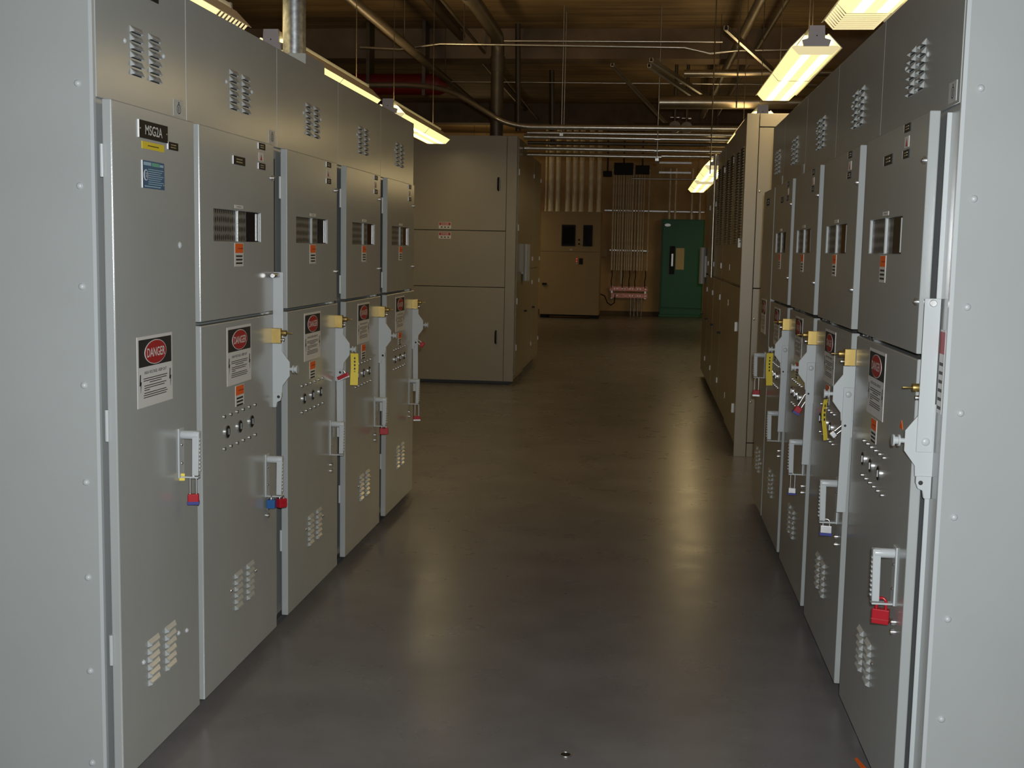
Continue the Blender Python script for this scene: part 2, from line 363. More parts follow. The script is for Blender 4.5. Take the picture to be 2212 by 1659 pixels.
def bay(label, group, org, rotz, w, dw, narrow=False, lever_up=False, side=None, top_name=False, msg=False, fewplates=False, ilk=(.026, 0, .032)):
    t = thing('switchgear_cabinet', label, 'electrical cabinet', org, rotz, group)
    b = MB(); b.box(.002, w-.002, FY+.004, 1.6, ZB, ZTOP-.004, PAINT)
    b.box(.002, w-.002, FY+.03, 1.58, 0, ZB, PLINTH)
    b.box(dw+.004, w-.003, FY-.001, FY+.004, ZB, ZT, PAINT)                    # frame face beside the door
    if not narrow:
        b.box(dw+.036, dw+.042, FY-.012, FY, ZB+.02, ZT-.01, PAINT2)
        b.box(w-.05, w-.012, FY-.0012, FY, ZB+.05, ZT-.04, PLINTH if side != 1 else PAINT)
    fr = b.build('cabinet_body', t)
    for z in ((1.75, 1.05, .43) if narrow else (1.76, 1.36, 1.12, .36)):
        h = MB(); hinge(h, -.004 if not narrow else -.003, z); h.build('hinge', t)
    # upper panel with two columns of louvers
    b = MB(); b.box(.0015, w-.0015, FY-.006, FY+.004, ZT+.004, ZTOP, PAINT)
    up_ = b.build('upper_panel', t, bevel=.0015)
    sc = w/.914 if not narrow else 1
    cx0 = .39 if not narrow else .21
    for xx in (cx0, cx0+.125): louvers(xx, xx+.078, 2.000, 2.138, 6, FY-.006).build('louver_vent', up_)
    for xx in (cx0-.032, cx0+.232): MB().dome((xx, FY-.006, 2.085), (0, -1, 0), .008, .006, PAINT2).build('bolt_head', up_)
    if not fewplates:
        b = MB(); x1 = w-.03; b.box(x1-.075, x1, FY-.0072, FY-.006, 1.922, 1.972, PAINT2)
        n = 20; ring = [(x1-.034+.015*math.cos(2*PI*i/n), 1.945+.015*math.sin(2*PI*i/n)) for i in range(n)]
        for i in range(n):
            a = ring[i]; c = ring[(i+1) % n]; mx_, mz_ = x1-.034, 1.945
            a2 = (mx_+(a[0]-mx_)*.8, mz_+(a[1]-mz_)*.8); c2 = (mx_+(c[0]-mx_)*.8, mz_+(c[1]-mz_)*.8)
            b.add([(q[0], FY-.0078, q[1]) for q in (a, c, c2, a2)], [(0, 1, 2, 3)], INK)
        b.box(x1-.036, x1-.033, FY-.0078, FY-.0072, 1.937, 1.953, INK); b.box(x1-.037, x1-.031, FY-.0078, FY-.0072, 1.961, 1.966, INK)
        b.build('notice_plate', up_)
    if top_name:
        MB().box(.30, .405, FY-.009, FY-.006, 2.228, 2.262, BLACK).build('nameplate', up_)
    # doors
    if narrow:
        d = MB().box(.002, dw, 0, .027, ZB, ZT, PAINT).build('door', t, bevel=.0035)
        if msg:
            b = MB(); b.box(.165, .362, -.004, 0, 1.826, 1.874, BLACK); b.box(.1625, .165, -.0042, 0, 1.826, 1.874, WHITEHI)
            b.text('MSG2A', .262, 1.850, .118, .027, -.0046, WHITE)
            for xx in (.172, .355): b.dome((xx, -.004, 1.851), (0, -1, 0), .003, .002, CHROME, 8)
            b.build('nameplate', d)
            small_plate(d, .188, 1.818, .152, .020, 'caution_strip', YEL, 1, INK, -.0012)
            small_plate(d, .368, 1.832, .074, .022, 'nameplate', BLACK, 2, STEEL)
            b = MB(); b.box(.187, .338, -.002, 0, 1.690, 1.766, BLUEP); b.box(.1848, .187, -.0024, 0, 1.690, 1.766, WHITEHI)
            b.box(.195, .245, -.0024, -.002, 1.753, 1.762, BLUEL); b.box(.252, .30, -.0024, -.002, 1.752, 1.762, mat('green_print', (.12, .38, .25), .5)); b.box(.305, .33, -.0024, -.002, 1.753, 1.76, BLUEL)
            b.disc(.208, 1.726, .013, .0155, -.0032, WHITE); b.disc(.208, 1.726, .010, .0125, -.0036, BLUEP); b.text('GE', .208, 1.726, .013, .013, -.0042, WHITE)
            for i in range(8):
                zz = 1.744-i*.0058; b.box(.226, .33-.01*(i % 3), -.0024, -.002, zz-.0022, zz, BLUEL)
            b.box(.2, .31, -.0024, -.002, 1.694, 1.697, BLUEL); b.dome((.333, -.002, 1.703), (0, -1, 0), .003, .002, CHROME, 8)
            b.build('rating_plate', d)
            b = MB(); b.dome((.452, 0, 1.533), (0, -1, 0), .011, .006, PAINT2); b.build('plug', d)
            danger_sign(d, .133, 1.277)
        else:
            small_plate(d, .17, 1.86, .16, .04, ink=STEEL); danger_sign(d, .133, 1.277)
        pull_handle(d, dw-.14, .832, .974)
        for xx in (.175, .300): louvers(xx, xx+.078, .262, .402, 6, 0).build('louver_vent', d)
        for xx, zz in ((.145, .345), (.402, .347), (.468, .334)): MB().dome((xx, 0, zz), (0, -1, 0), .008, .007, PAINT2).build('bolt_head', d)
    else:
        win = [(.125, .352, 1.548, 1.652), (.366, .600, 1.548, 1.652)]
        d = MB().holed(.002, dw, ZM+.008, ZT, 0, .027, win, PAINT).build('upper_door', t, bevel=.003)
        for i, (a, c, e, f) in enumerate(win):
            pb = MB(); pb.box(a+.0004, c-.0004, .008, .012, e+.0004, f-.0004, PERF)
            if i: pb.box(a+.09, c-.004, .0065, .008, e+.001, f-.001, GLASSDK); pb.box(c-.034, c-.028, .003, .0065, e+.004, f-.004, PAINT)
            pb.build('viewing_window', d)
        small_plate(d, .322, 1.672, .085, .012, 'small_label', WHITE, 1, INK, -.001)
        if not fewplates: small_plate(d, .308, 1.836, .118, .028, ink=STEEL)
        small_plate(d, .572, 1.902, .076, .022, ink=STEEL)
        b = MB(); b.box(.578, .632, -.001, 0, 1.838, 1.868, WHITE); b.prism([(.594, 1.841), (.616, 1.841), (.605, 1.863)], 'y', -.0015, -.001, RED); b.build('warning_sticker', d)
        small_plate(d, .572, 1.831, .076, .022, ink=STEEL)
        for zz in (1.786, 1.425):
            b = MB(); b.cyl((dw-.022, 0, zz), (dw-.022, -.006, zz), .010, CHROME, 12); b.dome((dw-.022, -.006, zz), (0, -1, 0), .006, .006, CHROME, 10)
            b.build('latch_screw', d)
        orange_label(d, .318, 1.543)
        d2 = MB().box(.002, dw+.02, 0, .027, ZB, ZM-.004, PAINT).build('lower_door', t, bevel=.0035)
        danger_sign(d2, .235, 1.259)
        orange_label(d2, .315, 1.052, h2=.038)
        for zz in (.961, .851):
            for i in range(6):
                b = MB(); b.cyl((.206+i*.064, 0, zz), (.206+i*.064, -.004, zz), .0062, CHROME, 10); b.cyl((.206+i*.064, -.0005, zz), (.206+i*.064, -.0045, zz), .0035, SEAM, 8)
                b.build('test_jack', d2)
        for i in range(3):
            xx = .228+i*.125; b = MB(); b.cyl((xx, 0, .907), (xx, -.005, .907), .022, STEEL, 24); b.cyl((xx, 0, .907), (xx, -.0056, .907), .020, BLACK, 24)
            b.box(xx+.003, xx+.006, -.009, -.005, .897, .917, STEEL); b.build('selector_dial', d2)
        pull_handle(d2, dw-.10, .600, .752)
        for zz in (.549, .521):
            b = MB(); b.cyl((dw-.092, 0, zz), (dw-.092, -.006, zz), .0092, CHROME, 14); b.cyl((dw-.092, -.006, zz), (dw-.092, -.0072, zz), .004, BRASS, 10)
            b.build('door_lock', d2)
        for xx in (.296, .422): louvers(xx, xx+.074, .262, .398, 6, 0).build('louver_vent', d2)
        for xx in (.262, .523): MB().dome((xx, 0, .344), (0, -1, 0), .007, .006, CHROME).build('bolt_head', d2)
        interlock(t, dw+ilk[0], lever_up, ilk[1], ilk[2])
    if side:
        x0, x1 = ((-.012, 0) if side < 0 else (w, w+.012))
        s = MB(); s.box(x0, x1, FY-.002, 1.6, .03, ZTOP+.004, PAINT); sp = s.build('side_panel', t, bevel=.0015)
        xx = x0 if side < 0 else x1
        for k in range(9):
            MB().dome((xx, FY+.039, .108+k*.2625), (side, 0, 0), .0095, .007, PAINT2).build('bolt_head', sp)
        l = MB(); l.box(x0-(.001 if side < 0 else 0), x1+(.001 if side > 0 else 0), FY-.004, FY+.006, .03, ZTOP+.004, PAINT2); l.build('edge_strip', sp)
    if side == 1:
        b = MB(); b.box(dw+.062, dw+.112, FY-.002, FY-.001, 1.15, 1.36, WHITE); b.box(dw+.064, dw+.110, FY-.0025, FY-.002, 1.30, 1.355, RED)
        for q in range(6): b.box(dw+.07, dw+.104, FY-.0025, FY-.002, 1.16+q*.022, 1.168+q*.022, INK)
        b.build('danger_label', t)
        MB().prism([(dw-.145, 1.078), (dw-.105, 1.078), (dw-.125, 1.100)], 'y', -.0012, 0, ORANGE).build('warning_sticker', d2)
    return t

AX, BX = -1.3904, .7041
GL, GR = 'switchgear cabinets of the left row', 'switchgear cabinets of the right row'
LY = [3.015, 3.63, 4.55, 5.475, 6.37, 7.29]
lab = ['light grey switchgear cabinet with one tall door and MSG2A nameplate, nearest on the left',
       'light grey switchgear cabinet with blue and red handle locks, second of the left row',
       'light grey switchgear cabinet with a yellow tag on its knob, third of the left row',
       'light grey switchgear cabinet with one red lock on its handle, fourth of the left row',
       'light grey switchgear cabinet at the far end of the left row']
LB = []
for i in range(5):
    wv = LY[i+1]-LY[i]
    LB.append(bay(lab[i], GL, (AX, LY[i], 0), PI/2, wv, .575 if i == 0 else wv-.165, narrow=i == 0, lever_up=i == 1, side=-1 if i == 0 else None,
        top_name=i == 0, msg=i == 0, fewplates=i > 1, ilk=(-.018, -.012, .020)))
RY = [7.38, 6.77, 5.86, 4.94, 4.02, 3.035]
labr = ['grey switchgear cabinet with one tall door at the far end of the right row',
        'grey switchgear cabinet of the right row with yellow tag, without handle lock',
        'grey switchgear cabinet with tilted red lock under its interlock plate, middle of the right row',
        'grey switchgear cabinet with silver padlock and yellow tag, second from camera on the right',
        'grey switchgear cabinet with big red padlock, nearest on the right beside the riveted side panel']
RB = []
for i in range(5):
    wv = RY[i]-RY[i+1]
    RB.append(bay(labr[i], GR, (BX, RY[i], 0), -PI/2, wv, .575 if i == 0 else wv-.125, narrow=i == 0, lever_up=i == 4, side=1 if i == 4 else None, fewplates=1 < i < 4, ilk=(.05, .026, .020) if i == 4 else (.026, 0, .032)))
def loc(t, x, y, z):
    M = Matrix.Translation(t.location) @ Matrix.Rotation(t.rotation_euler[2], 4, 'Z'); return M @ Vector((x, y, z))

# ---------------------------------------------------------------- padlocks and tags
def padlock(label, p, rotz, body=REDM, band=None, bw=.038, bh=.030, bt=.020, sh=.05, tilt=0, group='padlocks on the cabinets', shack=CHROME, sr=.0032):
    """p = top inside of the shackle"""
    t = thing('padlock', label, 'padlock', p, rotz, group)
    t.rotation_euler = (0, tilt, rotz)
    b = MB(); r = bw*.27; pts = [(-r, 0, -sh-.004)]
    for k in range(9):
        a = PI-PI*k/8; pts.append((r*math.cos(a), 0, -r+r*math.sin(a)))
    pts.append((r, 0, -sh-.004)); b.tube(pts, sr, shack, 8); b.build('shackle', t)
    b = MB(); z1 = -sh; b.box(-bw/2, bw/2, -bt/2, bt/2, z1-bh, z1, body)
    b.build('lock_body', t, bevel=.003)
    if band:
        MB().box(-bw/2-.001, bw/2+.001, -bt/2-.001, bt/2+.001, z1-bh-.001, z1-bh*.72, band).build('bumper', t, bevel=.001)
    else:
        MB().box(-bw/2-.0006, bw/2+.0006, -bt/2-.0006, bt/2+.0006, z1-bh*.70, z1-bh*.64, body if body is not REDM else RED).build('bumper', t)
    return t
def hp(t, i, right=False):
    # point at the lower arm of the latch handle of bay t
    dw = .575 if i == 0 else None
    return dw
def handle_pt(t, w, narrow, isL):
    dw = .575 if narrow else (w-.165 if isL else w-.125)
    return loc(t, dw-(.14 if narrow else .10), -.040, (.832 if narrow else .600)+.001)
LW = [LY[i+1]-LY[i] for i in range(5)]; RW = [RY[i]-RY[i+1] for i in range(5)]
p = handle_pt(LB[0], LW[0], True, True); padlock('red padlock with blue base on long shackle, hanging from the MSG2A cabinet handle', p, PI/2*.2, REDM, NAVY, sh=.055, bw=.034, bh=.032)
p = handle_pt(LB[1], LW[1], False, True)
padlock('blue padlock beside a red one on the handle of the second left cabinet', p+Vector((-.018, -.004, 0)), PI*.5, BLUEM, sh=.014, bw=.040, bh=.034, bt=.032)
padlock('red padlock beside the blue one on the handle of the second left cabinet', p+Vector((.016, .006, 0)), PI*.3, REDM, sh=.012, bw=.034, bh=.034, bt=.026)
p = handle_pt(LB[3], LW[3], False, True); padlock('small red padlock on the handle of the fourth left cabinet', p+Vector((.008, 0, 0)), .3, REDM, sh=.012, bw=.046, bh=.034, bt=.028)
p = handle_pt(LB[4], LW[4], False, True); padlock('red padlock on a long silver shackle, last cabinet of the left row', p+Vector((.008, 0, 0)), .3, REDM, STEEL, sh=.075, bw=.042, bh=.028)
# locks through the hasps under the interlock plates
p = loc(LB[2], LW[2]-.165-.018, -.022, .975); padlock('red and grey padlock lying slanted under the interlock plate of the third left cabinet', p, 0, REDM, STEEL, sh=.022, bw=.055, bh=.022, tilt=-.45)
p = loc(LB[4], LW[4]-.165-.018, -.028, .975); padlock('red padlock slung sideways under the farthest left interlock plate', p, 0, REDM, sh=.03, bw=.034, bh=.022, tilt=-1.0)
p = handle_pt(RB[4], RW[4], False, False); padlock('big glossy red padlock on the handle of the nearest right cabinet', p+Vector((.008, 0, .012)), -.35, REDM, sh=.030, bw=.046, bh=.042, bt=.024, shack=REDM, sr=.0042)
p = handle_pt(RB[3], RW[3], False, False); padlock('silver laminated padlock with navy band on the second right cabinet handle', p+Vector((.006, 0, .008)), -.2, STEEL, NAVY, sh=.022, bw=.042, bh=.036)
p = handle_pt(RB[2], RW[2], False, False); padlock('small silver padlock with navy base on the third right cabinet handle', p, -.2, STEEL, NAVY, sh=.062, bw=.034, bh=.030)
p = handle_pt(RB[0], RW[0], True, False); padlock('red padlock with silver base on the farthest right cabinet handle', p, -.2, REDM, STEEL, sh=.075, bw=.040, bh=.036)
p = loc(RB[3], RW[3]-.125+.026, -.012, .962); padlock('silver padlock slanting under the interlock plate of the second right cabinet', p, 0, STEEL, sh=.035, bw=.024, bh=.020, tilt=.85)
p = loc(RB[2], RW[2]-.125+.026, -.012, .962); padlock('red and blue padlock on long shackle slanting below the third right interlock plate', p, 0, REDM, NAVY, sh=.062, bw=.030, bh=.034, tilt=.5)
def yellow_tag(label, p, L_=.11, w_=.034, bend=.006, rz=0):
    b = MB(); n = 8; vs = []; fs = []
    for k in range(n+1):
        z = -.012-L_*k/n; yb = bend*math.sin(k/n*PI*1.4)
        for x in (-w_/2, w_/2):
            for dy in (-.0006, .0006): vs.append((x, yb+dy, z))
    for k in range(n):
        a = k*4; c = a+4
        fs += [(a, a+2, c+2, c), (a+1, c+1, c+3, a+3), (a, c, c+1, a+1), (a+2, a+3, c+3, c+2)]
    fs += [(0, 1, 3, 2), (n*4, n*4+2, n*4+3, n*4+1)]
    b.add(vs, fs, YTAG)
    for k in range(5): b.box(-.002, .004, -.0012+bend*.6, .0012+bend*.6+.004, -.03-k*.016-.009, -.03-k*.016, INK)
    b.tube([(0, 0, 0), (.004, 0, -.006), (0, 0, -.016)], .0008, INK, 6)
    o = b.build('lockout_tag', loc=p, rotz=rz); return tag(o, label, 'tag', 'yellow lockout tags')
yellow_tag('yellow paper lockout tag hanging from the knob of the third left cabinet', loc(LB[2], LW[2]-.165-.018, -.0875, 1.066), .145, .036)
yellow_tag('yellow lockout tag hanging from the knob of the second right cabinet', loc(RB[3], RW[3]-.125+.026, -.0755, 1.064), .14, .024, rz=.9)
yellow_tag('yellow lockout tag hanging from the knob of the farthest right interlock', loc(RB[1], RW[1]-.125+.026, -.0755, 1.066), .16, .034, rz=.35)
p = handle_pt(LB[0], LW[0], True, True)
tag(MB().box(-.018, .012, -.0008, .0008, -.022, 0, YTAG).build('lockout_tag', loc=p+Vector((-.036, -.008, .008)), rotz=.2), 'short yellow tag stub behind the MSG2A cabinet handle', 'tag', 'yellow lockout tags')

# ---------------------------------------------------------------- riser pipe on top of the left row
t = thing('riser_pipe', 'thick galvanized pipe rising from the top of the left cabinet row', 'pipe', (-1.53, 5.12, ZTOP))
MB().box(-.09, .09, -.14, .16, 0, .05, PAINT).build('conduit_hub', t, bevel=.003)
MB().cyl((0, 0, .05), (0, 0, ZC-ZTOP), .049, GALV, 32).build('pipe', t)

# ================================================================ far lineups
def section(label, org, rotz, w, H, louver=False, tubes=False, end=None, group=None, depth=1.3):
    t = thing('switchboard_section', label, 'electrical cabinet', org, rotz, group)
    MB().box(.001, w-.001, .02, depth, .06, H, LINEUP).build('cabinet_body', t, bevel=.002)
    MB().box(.001, w-.001, .06, depth, 0, .06, PLINTH).build('plinth', t)
    d = MB().box(.012, w-.012, 0, .02, .1, 1.28, LINEUP).build('door', t, bevel=.003)
    u = MB().box(.012, w-.012, 0, .02, 1.30, H-.02, LINEUP).build('door', t, bevel=.003)
    for dd, zs in ((d, (.32, 1.12)), (u, (1.42, H-.25))):
        for zz in zs: MB().box(w-.045, w-.030, -.012, 0, zz-.025, zz+.025, LATCH).build('latch', dd)
    MB().box(.06, .13, -.03, 0, .78, .80, BLACK).build('handle', d)
    if louver:
        for xx in (.12, w/2+.04): louvers(xx, xx+w/2-.18, 1.62, H-.18, 36, 0, LINEUP).build('louver_vent', u)
    if tubes:
        b = MB()
        for xx in (w*.42, w*.50): b.cyl((xx, -.045, 1.17), (xx, -.045, 1.60), .034, PAINT2, 16)
        b.box(w*.40, w*.52, -.03, 0, 1.25, 1.5, PAINT2); b.build('meter_tube', t)
        b = MB().box(w*.28, w*.34, -.05, 0, 1.28, 1.60, LINEUP).build('meter_box', t)
    return t
CY = 13.37; g = 'taupe switchboard lineup beyond the left row'
ends = thing('switchboard_section', 'tall taupe cabinet end with three flat panels facing the aisle, beyond the left row', 'electrical cabinet', (-1.45, CY, 0), 0, g)
H = 2.79
b = MB(); b.box(-1.9, 0, .03, 1.05, .06, H, LINEUP); b.box(-1.86, -.03, .08, 1.0, 0, .06, PLINTH); b.build('cabinet_body', ends, bevel=.002)
MB().box(-.112, 0, .0, .03, .04, H, LINEUP).build('corner_post', ends, bevel=.002)
MB().box(-1.9, -.116, .0, .03, 1.741, H, LINEUP).build('upper_panel', ends, bevel=.002)
MB().box(-1.9, -.116, .0, .03, 1.108, 1.733, LINEUP).build('middle_panel', ends, bevel=.002)
MB().box(-1.9, -.116, .0, .03, .04, 1.100, LINEUP).build('lower_panel', ends, bevel=.002)
MB().box(-1.9, -.1, .012, .03, .05, H-.02, SEAM).build('gap', ends)
for zz in (2.19, .475):
    b = MB(); b.tube([(-.205, 0, zz), (-.205, -.03, zz+.01), (-.205, -.03, zz+.125), (-.205, 0, zz+.135)], .011, BLACK, 8); b.build('handle', ends)
for zz in (1.754, 1.642):
    b = MB(); b.box(-.875, -.735, -.002, 0, zz, zz+.072, WHITE); b.box(-.870, -.740, -.0026, -.002, zz+.036, zz+.068, RED); b.text('DANGER', -.805, zz+.052, .09, .02, -.0032, WHITE)
    for k in range(3): b.box(-.852+k*.038, -.83+k*.038, -.0026, -.002, zz+.010, zz+.022, INK)
    b.build('danger_label', ends)
b = MB(); b.box(0, .012, .09, 1.0, .1, H-.03, LINEUP); b.build('side_door', ends, bevel=.002)
for zz in (2.4, 1.78, .95, .42): MB().box(0, .022, .11, .135, zz-.035, zz+.035, LATCH).build('latch', ends)
b = MB()
for yy in (.62, .74): b.cyl((.06, yy, 1.17), (.06, yy, 1.60), .035, PAINT2, 16)
b.box(.01, .05, .6, .78, 1.25, 1.5, PAINT2); b.build('meter_tube', ends)
MB().box(.01, .06, .34, .44, 1.28, 1.6, LINEUP).build('meter_box', ends)
section('taupe cabinet side by side behind the panelled end piece, left of the far aisle', (-1.45, CY+1.06, 0), PI/2, 1.0, 2.72, group=g)
section('farthest taupe cabinet of the left lineup, near the back wall panel', (-1.45, CY+2.08, 0), PI/2, 1.0, 2.72, group=g)
DY = 9.10; g = 'dark taupe switchboard lineup beyond the right row'
# end piece facing the camera
de = thing('switchboard_section', 'taupe cabinet whose narrow corner post stands just past the right row', 'electrical cabinet', (.73, DY, 0), 0, g)
H2 = 2.57
b = MB(); b.box(.02, 1.4, .03, 1.2, .06, H2, LINEUP); b.box(.04, 1.4, .08, 1.2, 0, .06, PLINTH); b.build('cabinet_body', de, bevel=.002)
MB().box(-.012, .078, 0, .03, .0, H2, LINEUP).build('corner_post', de, bevel=.002)
MB().box(.083, 1.4, 0, .03, 2.475, H2, LINEUP).build('top_panel', de, bevel=.002)
MB().box(.083, 1.4, 0, .03, 1.285, 2.467, LINEUP).build('upper_panel', de, bevel=.002)
MB().box(.083, 1.4, 0, .03, .11, 1.277, LINEUP).build('lower_panel', de, bevel=.002)
MB().box(.083, 1.4, 0, .03, .0, .102, LINEUP).build('base_panel', de, bevel=.002)
MB().box(.07, 1.4, .014, .03, .02, H2-.02, SEAM).build('gap', de)
for zz in (2.0, 1.05, .42): MB().dome((.1, 0, zz), (0, -1, 0), .009, .006, CHROME, 10).build('bolt_head', de)
MB().box(-.012, .02, .04, 1.19, .1, 1.28, LINEUP).build('side_door', de, bevel=.003); sd = MB().box(-.012, .02, .04, 1.19, 1.30, H2-.02, LINEUP).build('side_door', de, bevel=.003)
lv = louvers(.3, .65, 1.62, 2.35, 34, 0, LINEUP); lv.build('louver_vent', sd, loc=(-.012, 1.2, 0), rotz=-PI/2)
lv = louvers(.72, 1.07, 1.62, 2.35, 34, 0, LINEUP); lv.build('louver_vent', sd, loc=(-.012, 1.2, 0), rotz=-PI/2)
for zz in (1.62, .98, .35): MB().box(-.03, -.012, .16, .19, zz-.035, zz+.035, LATCH).build('latch', de)
section('dark taupe cabinet with dense louvers on its upper door, right of the far aisle', (.73, DY+2.42, 0), -PI/2, 1.2, H2, louver=True, group=g)
section('dark taupe cabinet with a twin grey tube fixed to its lower half', (.73, DY+3.64, 0), -PI/2, 1.2, H2, louver=True, group=g)
section('low dark taupe cabinet at the far end of the right lineup', (.73, DY+5.9, 0), -PI/2, 1.1, 2.3, tubes=True, group=g)
section('low dark taupe cabinet in the right lineup with grey twin tube', (.73, DY+4.78, 0), -PI/2, 1.1, 2.3, group=g)
b = MB(); b.tube([(0, 0, 1.28), (0, 0, 2.56)], .014, EMT, 8); tag(b.build('steel_conduit', loc=(.70, 12.75, 0)), 'thin vertical steel conduit on the face of the right dark lineup', 'conduit')

# ---------------------------------------------------------------- equipment on the back wall
t = thing('distribution_panel', 'tan floor standing distribution panel with two black windows on the back wall', 'electrical cabinet', (-1.68, 27.0, 0))
MB().box(-.67, .67, .03, .85, .08, 2.40, TAN).build('cabinet_body', t, bevel=.004)
for xx in (-.66, .5): MB().box(xx, xx+.16, .05, .8, 0, .08, BLACK).build('foot', t)
MB().box(-.5, .5, .4, .5, .03, .08, BLACK).build('base_rail', t)
d = MB().box(-.67, .67, 0, .03, 1.505, 2.40, TAN).build('upper_door', t, bevel=.004)
for a, c in ((-.205, .105), (.28, .49)):
    w_ = MB(); w_.box(a, c, -.012, 0, 1.63, 2.105, BLACK); w_.box(a+.03, c-.03, -.016, -.012, 1.68, 2.06, GLASSDK); w_.build('meter_window', d)
b = MB(); b.box(-.02, .05, -.004, 0, 1.53, 1.565, WHITE); b.build('white_label', d)
for zz in (1.77, 1.68): MB().cyl((.19, 0, zz), (.19, -.02, zz), .022, BLACK).build('selector_dial', d)
d = MB().box(-.67, .67, 0, .03, .08, 1.497, TAN).build('lower_door', t, bevel=.004)
for k in range(3):
    b = MB(); b.cyl((.15, 0, 1.235+k*.055), (.15, -.02, 1.235+k*.055), .016, LAMPRED if k != 0 else WHITE, 12); b.build('indicator_lamp', d)
b = MB(); b.box(.2, .29, -.003, 0, 1.22, 1.36, BLACK); b.build('legend_plate', d)
for zz in (.765,): MB().box(-.62, -.52, -.035, 0, zz-.02, zz+.025, BLACK).build('handle', d)
for k, (x, r) in enumerate(((-2.29, .022), (-2.176, .06), (-2.016, .055), (-1.792, .055), (-1.634, .055), (-1.479, .055), (-1.267, .055), (-1.085, .05))):
    o = MB().cyl((0, 0, 2.4), (0, 0, ZC), r, EMTW, 20).cyl((0, 0, 2.4), (0, 0, 2.44), r+.008, EMTW, 20).build('riser_conduit', loc=(x, 27.35, 0))
    tag(o, 'thin steel conduit left of the fat ones above the tan distribution panel' if k == 0 else 'thick steel riser conduit going up from the top of the tan distribution panel', 'conduit', 'riser conduits above the tan panel' if k else None)
def strut(label, a, bb, s=.02, M=STEEL, name='strut_channel', group='strut channels'):
    a = Vector(a); bb = Vector(bb); c = (a+bb)/2; a2 = a-c; d = bb-a; Lh = d.length/2
    o = MB()
    o.box(-Lh, Lh, -s, s, -s, -s*.7, M).box(-Lh, Lh, -s, -s*.7, -s, s, M).box(-Lh, Lh, s*.7, s, -s, s, M).box(-Lh, Lh, -s, -s*.4, s*.8, s, M).box(-Lh, Lh, s*.4, s, s*.8, s, M)
    ob = o.build(name, loc=c); q = d.to_track_quat('X', 'Z'); ob.rotation_euler = q.to_euler()
    return tag(ob, label, 'strut', group)
strut('upper strut channel across the bundle of wall conduits on the back wall', (-1.0, 28.83, 2.50), (1.37, 28.83, 2.49))
strut('lower strut channel across the bundle of wall conduits on the back wall', (-.85, 28.83, 1.555), (.07, 28.83, 1.55))
for k, x in enumerate((-.795, -.735, -.67, -.62, -.557, -.485, -.438, -.39, -.335, -.26, -.188, -.129, -.069, .049)):
    z0 = .75 if k in (4,) else 1.08; r = .024 if k in (0, 4, 8, 10) else .017
    o = MB().tube([(0, 0, z0), (0, 0, 3.2), (0, -.1, 3.35), (0, -.5, 3.42)], r, EMTW, 10).build('wall_conduit', loc=(x, 28.78, 0))
    tag(o, 'the one steel conduit of the back wall bundle that runs down to the copper bar' if k == 4 else 'thin vertical steel conduit in the bundle on the back wall above the copper bar', 'conduit', 'conduit bundle on the back wall' if k != 4 else None)
t = thing('ground_bus', 'copper grounding bar with rows of bolted lugs, low on the back wall', 'ground bar', (-.37, 28.86, 0))
b = MB(); b.box(-.45, .46, -.03, -.018, .585, .69, COPPER); b.box(-.42, .45, -.03, -.018, .42, .53, COPPER); b.build('copper_bar', t)
for xx in (-.4, .4): MB().box(xx-.02, xx+.02, -.02, .02, .4, .7, STEEL).build('bracket', t)
for zz in (.64, .475):
    for k in range(14):
        if zz < .5 and k in (4, 5): continue
        b = MB(); b.cyl((-.40+k*.062, -.03, zz), (-.40+k*.062, -.06, zz), .014, CHROME if k % 3 else COPPER, 8); b.build('lug', t)
for k, x in enumerate((-.78, -.52, -.36, -.22, .02)):
    o = MB().tube([(0, 0, 1.08), (.01, -.02, .95), (-.01, -.03, .82), (0, -.02, .66)], .011, BLACK, 8).build('ground_cable', loc=(x, 28.80, 0))
    tag(o, 'black ground cable dropping from a wall conduit to the copper bar', 'cable', 'ground cables')
o = MB().tube([(-.22, .0, .50), (-.12, -.02, .46), (-.05, -.04, .30), (.04, -.05, .24), (.12, -.04, .30), (.13, -.02, .42), (.12, 0, .5)], .013, BLACK, 8).build('ground_cable', loc=(-.82, 28.80, 0))
tag(o, 'black cable looping below the left end of the copper bar', 'cable')
for k in range(4):
    o = MB().cyl((0, 0, 0), (0, 0, .42), .018, EMT, 10).cyl((0, 0, .12), (0, 0, .17), .024, CHROME, 10).build('conduit_stub', loc=(-.31+k*.085, 28.78, 0))
    tag(o, 'short steel conduit stub rising from the floor under the copper bar', 'conduit', 'conduit stubs under the copper bar')
tag(MB().box(-.08, .08, -.06, .03, -.11, .11, TAN).build('junction_box', loc=(-.99, 28.84, 1.5), bevel=.004), 'small grey junction box between tan panel and wall conduits', 'box')
t = thing('green_cabinet', 'dark green electrical cabinet with black lever and paper notice on back wall', 'electrical cabinet', (.88, 28.60, 0))
MB().box(-.50, .50, .02, .29, .06, 2.31, GREEN).build('cabinet_body', t, bevel=.004)
MB().box(-.52, .50, .0, .29, 0, .06, GREEN).build('plinth', t, bevel=.004)
d = MB().box(-.47, .49, -.01, .02, .22, 2.29, GREEN).build('door', t, bevel=.004)
b = MB(); b.box(-.30, -.18, -.05, -.01, 1.02, 1.68, BLACK); b.cyl((-.24, -.05, 1.4), (-.24, -.08, 1.4), .045, BLACK); b.box(-.265, -.215, -.1, -.06, 1.2, 1.5, CHROME); b.build('lever_handle', d, bevel=.006)
MB().box(-.155, .04, -.013, -.01, 1.13, 1.635, SIGNY).build('paper_notice', d)
b = MB(); b.disc(-.37, 2.17, .07, .035, -.013, STEEL); b.build('oval_badge', d)
